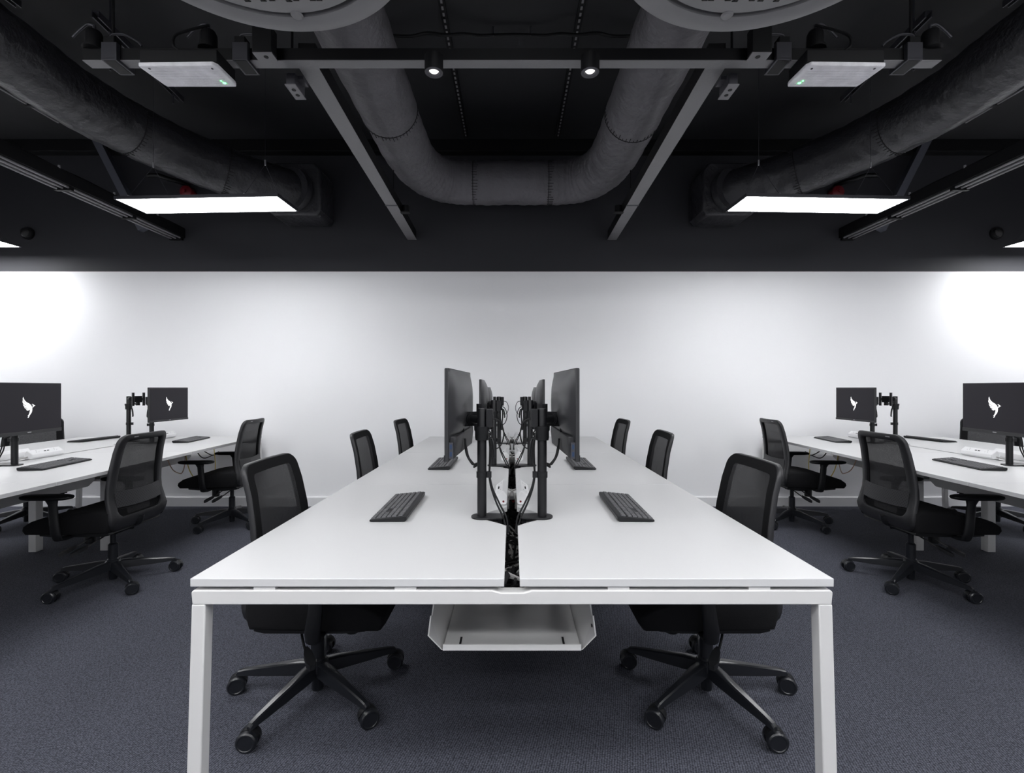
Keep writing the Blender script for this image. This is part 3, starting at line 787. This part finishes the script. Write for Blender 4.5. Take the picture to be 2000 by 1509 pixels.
# round ceiling diffusers
def diffuser():
    t = thing('ceiling_air_diffuser', 'large round grey ceiling air diffuser at the top, left of the middle', 'air vent', (-.797, 1.335, 2.566))
    part('outer_ring', MB().lathe([(.445, .012), (.455, .004), (.475, 0), (.505, .003), (.522, .016), (.528, .04), (.528, .12), (.445, .12)], n=96, close=True), 'diffuser_grey', t)
    f = part('face_disc', MB().lathe([(0, .004), (.30, .004), (.40, .006), (.425, .012), (.432, .024), (.432, .06), (0, .06)], n=96), 'diffuser_grey', t)
    part('drum', MB().lathe([(0, .09), (.44, .09), (.44, .42), (.20, .44), (.20, .60), (0, .60)], n=64), 'beam_black', t)
    rnd = random.Random(4); m = MB()
    for i in range(28):
        for j in range(28):
            x = -.378+i*.028; y = -.378+j*.028
            if x*x+y*y > .378**2 or (i+j) % 3 == 0: continue
            s = .010*(1 if (i*j) % 2 else -1)
            jx, jy = rnd.uniform(-.003, .003), rnd.uniform(-.003, .003)
            m.prism([(x-s+jx, y-s+jy), (x+s+jx, y-s+jy), (x+s+jx, y+s+jy)], 'z', .0024, .0075)
    part('perforations', m, 'slot_black', f)
    part('latch', MB().lathe([(0, -.003), (.016, -.003), (.022, .004), (0, .004)], (.012, .432, .006), 20), 'diffuser_grey', t)
    return t
both(diffuser())

# beams
TZ = 2.715
def trans_beam():
    t = thing('ceiling_rail', 'long horizontal black rail with grey underside crossing the ceiling', 'ceiling rail', (0, 2.245, TZ))
    part('rail_web', MB().box(-1.97, 1.97, -.025, .025, .003, .058), 'beam_black', t)
    part('rail_underside', MB().box(-1.97, 1.97, -.027, .027, 0, .003), 'beam_grey', t)
    for sx in (-1.85, -1.02, 1.02, 1.85):
        part('hanger_rod', MB().cyl((sx, 0, .058), (sx, 0, H-TZ), .006, n=8), 'beam_black', t)
    return t
trans_beam()
def long_beam():
    t = thing('ceiling_beam', 'black beam with grey underside running to the back wall, left of the middle', 'ceiling beam', (-.965, 2.275, 2.735))
    L = WY1-2.275
    part('beam_web', MB().box(-.040, .040, 0, L, .003, .10), 'beam_black', t)
    part('beam_underside', MB().box(-.047, .047, 0, L, 0, .003), 'beam_grey', t)
    part('splice_plate', MB().box(-.052, .052, L-.95, L-.93, -.002, .0), 'steel_dark', t).location = (0, 0, 0)
    part('beam_bracket', MB().box(.040, .12, L-.80, L-.74, .0, .006).cyl((.085, L-.77, .006), (.085, L-.77, .06), .032, n=20), 'beam_black', t)
    part('bracket_rod', MB().cyl((.03, L-1.0, .1), (.03, L-1.0, H-2.735), .005, n=8), 'beam_black', t)
    return t
b = long_beam(); b.rotation_euler = (0, 0, R(1.3)); both(b)

# emergency bulkhead under the rail
def emergency():
    t = thing('emergency_light', 'white rectangular emergency light with a green indicator, left of the middle', 'emergency light', (-1.478, 2.215, 2.640), 0)
    part('light_housing', MB().box(-.172, .172, -.072, .072, .018, .075), 'beam_black', t, bevel=.004)
    m = MB(); m.prism([(-.178, -.072), (.155, -.078), (.170, -.060), (.178, .060), (.172, .078), (-.155, .078), (-.160, .060), (-.178, -.055)], 'z', 0, .018)
    d = part('light_cover', m, 'baton_white', t, bevel=.004)
    m = MB()
    for k in range(7): m.box(-.15, .15, -.055+k*.018, -.050+k*.018, -.0015, .0005)
    part('cover_ribs', m, 'baton_white', d)
    part('indicator_lamp', MB().lathe([(0, -.004), (.007, -.003), (.008, .002), (0, .002)], (.135, .045, 0), 14).lathe([(0, -.003), (.004, -.002), (0, .002)], (.128, .03, 0), 10), 'led_green', d)
    part('cover_screw', MB().cyl((.14, -.055, -.002), (.14, -.055, .002), .005, n=10).cyl((-.14, -.055, -.002), (-.14, -.055, .002), .005, n=10), 'steel_dark', d)
    part('supply_cable', MB().tube(smooth_path([(.0, -.055, .075), (-.03, -.06, .10), (-.03, -.05, .15), (.02, -.03, .19), (.09, .0, .235)]), .006, 8), 'beam_black', t)
    return t
both(emergency())
def gland(x, label):
    t = thing('conduit_box', label, 'junction box', (x, 2.235, TZ+.0585), 0, 'round conduit boxes on the rail')
    part('box_cap', MB().lathe([(0, 0), (.045, 0), (.045, .008), (.036, .012), (.035, .07), (.028, .086), (0, .09)], n=24), 'beam_black', t)
    part('cable_gland', MB().cyl((0, 0, .088), (0, 0, .118), .006, n=10).tube(smooth_path([(0, 0, .115), (-.03, 0, .12), (-.07, 0, .09), (-.10, 0, .06)]), .005, 8), 'steel_dark', t)
    return t
both(gland(-1.40, 'round black conduit box above the emergency light, left side'))
both(gland(-1.93, 'round black conduit box at the outer left end of the ceiling rail'))
def clamp(x, label):
    t = thing('rail_clamp', label, 'clamp', (x, 2.245, TZ), 0, 'clamps on the ceiling rail')
    part('clamp_jaw', MB().box(-.035, .035, -.05, -.027, -.006, .07).box(-.035, .035, .027, .06, -.006, .02).box(-.035, .035, -.05, .06, -.012, -.0005), 'steel_dark', t, bevel=.002)
    part('clamp_face', MB().box(-.026, .026, -.045, .05, -.0135, -.0115), 'slot_black', t)
    part('clamp_block', MB().box(-.03, .02, -.045, .0, .0585, .10), 'beam_black', t, bevel=.003)
    part('clamp_lead', MB().tube(smooth_path([(-.02, -.02, .10), (-.0, -.03, .115), (.06, -.035, .112), (.12, -.036, .08), (.14, -.036, .06)]), .005, 8), 'steel_dark', t)
    return t
both(clamp(-1.235, 'steel rail clamp with a bent cable, between emergency light and black box on the left'))
both(clamp(-1.83, 'steel rail clamp near the outer left end of the ceiling rail'))
def jbox():
    t = thing('driver_box', 'square black box on the ceiling rail beside the left emergency light', 'junction box', (-1.115, 2.205, TZ-.002), 0)
    part('box_body', MB().box(-.045, .045, -.05, .0, .0, .115), 'beam_black', t, bevel=.004)
    pl = part('box_plate', MB().box(-.043, .043, -.048, .012, -.004, -.0005), 'beam_grey', t)
    part('plate_knockout', MB().cyl((.005, -.02, -.0055), (.005, -.02, -.0035), .010, n=16), 'slot_black', pl)
    return t
both(jbox())
def sock():
    t = thing('ceiling_socket', 'small grey twin socket box under the ceiling rail, left beam corner', 'socket', (-1.055, 2.36, 2.655), 0)
    part('socket_body', MB().box(-.022, .022, -.055, .055, .004, .06), 'steel_dark', t, bevel=.003)
    part('socket_bracket', MB().box(.018, .05, -.03, .03, .045, .062), 'steel_dark', t)
    pl = part('socket_plate', MB().box(-.026, .026, -.060, .060, 0, .005), 'beam_grey', t)
    part('socket_hole', MB().cyl((0, -.02, -.001), (0, -.02, .002), .010, n=14).cyl((0, .022, -.001), (0, .022, .002), .010, n=14), 'slot_black', pl)
    return t
both(sock())
def spot():
    t = thing('spotlight', 'small black cylinder spotlight on the ceiling rail, left of the middle', 'spotlight', (-.355, 2.20, 2.648), 0)
    part('spot_body', MB().lathe([(0, .012), (.026, .012), (.030, 0), (.040, 0), (.042, .004), (.042, .072), (0, .072)], n=36), 'beam_black', t)
    part('spot_bezel', MB().lathe([(.022, .008), (.026, -.001), (.0405, -.001), (.0405, .001)], n=36, close=True), 'steel_dark', t)
    part('spot_lens', MB().lathe([(0, .003), (.018, .004), (.023, .009), (0, .010)], n=24), 'lens_white', t)
    return t
both(spot())

# cable trunking running to the back wall
def trunking(name, label, x, z, y0, y1, rails=3):
    t = thing(name, label, 'cable trunking', (x, y0, z), 0)
    L = y1-y0
    part('trunking_channel', MB().box(-.07, .07, 0, L, .03, .12), 'beam_black', t)
    for k in range(rails):
        part('conduit_rail', MB().cyl((-.045+.045*k, 0, .012+.004*k), (-.045+.045*k, L, .012+.004*k), .009, n=10), 'beam_grey', t)
    m = MB(); yy = .25
    while yy < L:
        part('saddle_clip', MB().box(-.065, .062, yy, yy+.03, -.002, .032), 'beam_black', t); yy += .62
    part('top_cable', MB().tube(smooth_path([(.06, .02+L*k/12, .125+.006*(k % 2)) for k in range(13)], 3), .005, 6), 'beam_black', t)
    m = MB(); yy = .4
    while yy < L:
        m.cyl((.06, yy, .125), (.06, yy, .145), .008, n=8); yy += .5
    part('cable_stud', m, 'steel_bright', t)
    return t
both(trunking('cable_trunking', 'long dark cable trunking with grey conduits reaching the back wall, left side', -3.43, 2.725, 2.2, WY1))
both(trunking('cable_trunking', 'short grey conduit run passing behind the left duct, upper left', -3.66, 3.37, 2.2, 3.95))
def strut(x, y0, y1, z, label, drop=-.24):
    t = thing('strut_channel', label, 'ceiling strut', (x, y0, z), 0, 'strut channels on rods')
    L = y1-y0
    part('channel', MB().prism([(-.02, 0), (-.012, 0), (-.012, .006), (-.016, .006), (-.016, .034), (.016, .034), (.016, .006), (.012, .006), (.012, 0), (.02, 0), (.02, .04), (-.02, .04)], 'y', 0, L), 'steel_dark', t)
    for yy in (.12, L-.10):
        part('threaded_rod', MB().cyl((0, yy, drop if yy < .2 else max(drop, -.07)), (0, yy, H-z), .006, n=8).cyl((0, yy, -.012), (0, yy, 0), .012, n=6), 'steel_dark', t)
    return t
b = strut(-2.48, 2.88, 3.74, 3.42, 'black strut channel on threaded rods above the left emergency light'); b.rotation_euler = (0, 0, R(5)); both(b)
both(strut(-3.06, 2.0, 3.0, 3.57, 'black strut channel at the upper left corner of the ceiling', drop=-.02))

# perforated ceiling channels, ceiling cable
def slotted():
    t = thing('slotted_channel', 'thin slotted channel fixed along the black ceiling, left of the middle', 'ceiling channel', (-.455, .9, H), 0)
    part('channel_body', MB().box(-.022, .022, 0, 3.9, -.022, 0), 'beam_black', t)
    m = MB(); y = .05
    while y < 3.85: m.box(-.007, .007, y, y+.03, -.0235, -.0215); y += .055
    part('channel_slots', m, 'mark_grey' if False else 'beam_grey', t)
    return t
both(slotted())
pts = [(-1.02, 3.36, 3.68), (-.85, 3.36, 3.66), (-.70, 3.36, 3.655), (-.58, 3.31, 3.64), (-.45, 3.30, 3.62), (-.33, 3.31, 3.635), (-.22, 3.36, 3.66), (0, 3.36, 3.665)]
pts = pts + [(-x, y, z) for x, y, z in pts[-2::-1]]
t = thing('ceiling_cable', 'black cable bundle looping across the ceiling between the ducts', 'cable', (0, 0, 0))
part('cable_sheath', MB().tube(smooth_path(pts, 6), .011, 10), 'cable_black', t)
m = MB()
for sx in (-.85, -.13, .13, .85): m.cyl((sx, 3.36, 3.655), (sx, 3.36, 3.72), .006, n=8)
part('cable_hook', m, 'steel_dark', t)

# fire alarm, pipe and brace at the back wall
def alarm():
    t = thing('fire_alarm_sounder', 'round red fire alarm sounder high on the back wall, left side', 'fire alarm', (-3.30, WY1, 3.20))
    Rm = Matrix.Rotation(R(90), 4, 'X')
    def lz(prof):
        m = MB().lathe(prof, n=32); m.v = [tuple(Rm @ Vector(p)) for p in m.v]; return m
    part('alarm_base', lz([(0, 0), (.062, 0), (.062, .03), (.055, .036), (0, .036)]), 'red_dark', t)
    part('alarm_dome', lz([(.0, .036), (.05, .036), (.066, .055), (.06, .085), (.03, .10), (0, .102)]), 'red_paint', t)
    part('alarm_lens', lz([(.0, .10), (.018, .10), (.014, .118), (0, .12)]), 'red_paint', t)
    return t
both(alarm())
both(single('sprinkler_pipe', MB().tube(smooth_path([(-3.62, 4.80, 3.32), (-3.50, 4.80, 3.32), (-3.42, 4.80, 3.29), (-3.36, 4.86, 3.29), (-3.32, WY1-.002, 3.29)]), .022, 12), 'metal_black',
     'short bent black pipe above the red alarm on the left', 'pipe'))
def brace(): 
    A = Vector((-4.17, 4.86, 3.72)); B = Vector((-3.70, 4.86, 2.80)); d = (B-A).normalized(); q = Vector((d.z, 0, -d.x))
    w_ = .035; e = Vector((0, .035, 0))
    m = MB().loft([[A+q*w_+e, A-q*w_+e, A-q*w_-e, A+q*w_-e], [B+q*w_+e, B-q*w_+e, B-q*w_-e, B+q*w_-e]])
    return single('diagonal_brace', m, 'beam_bluegrey', 'dark sloping steel brace by the back wall, left of the duct', 'brace')
both(brace())
def dome_cam():
    t = thing('smoke_detector', 'small round black detector on the back wall near the left edge', 'detector', (-4.97, WY1, 2.80))
    Rm = Matrix.Rotation(R(90), 4, 'X')
    def lz(prof):
        m = MB().lathe(prof, n=28); m.v = [tuple(Rm @ Vector(p)) for p in m.v]; return m
    part('detector_base', lz([(0, 0), (.065, 0), (.065, .02), (0, .02)]), 'plastic_black', t)
    part('detector_dome', lz([(0, .02), (.05, .02), (.045, .045), (.02, .06), (0, .062)]), 'plastic_charcoal', t)
    return t
both(dome_cam())

for o in MIR: mirror_tree(o)
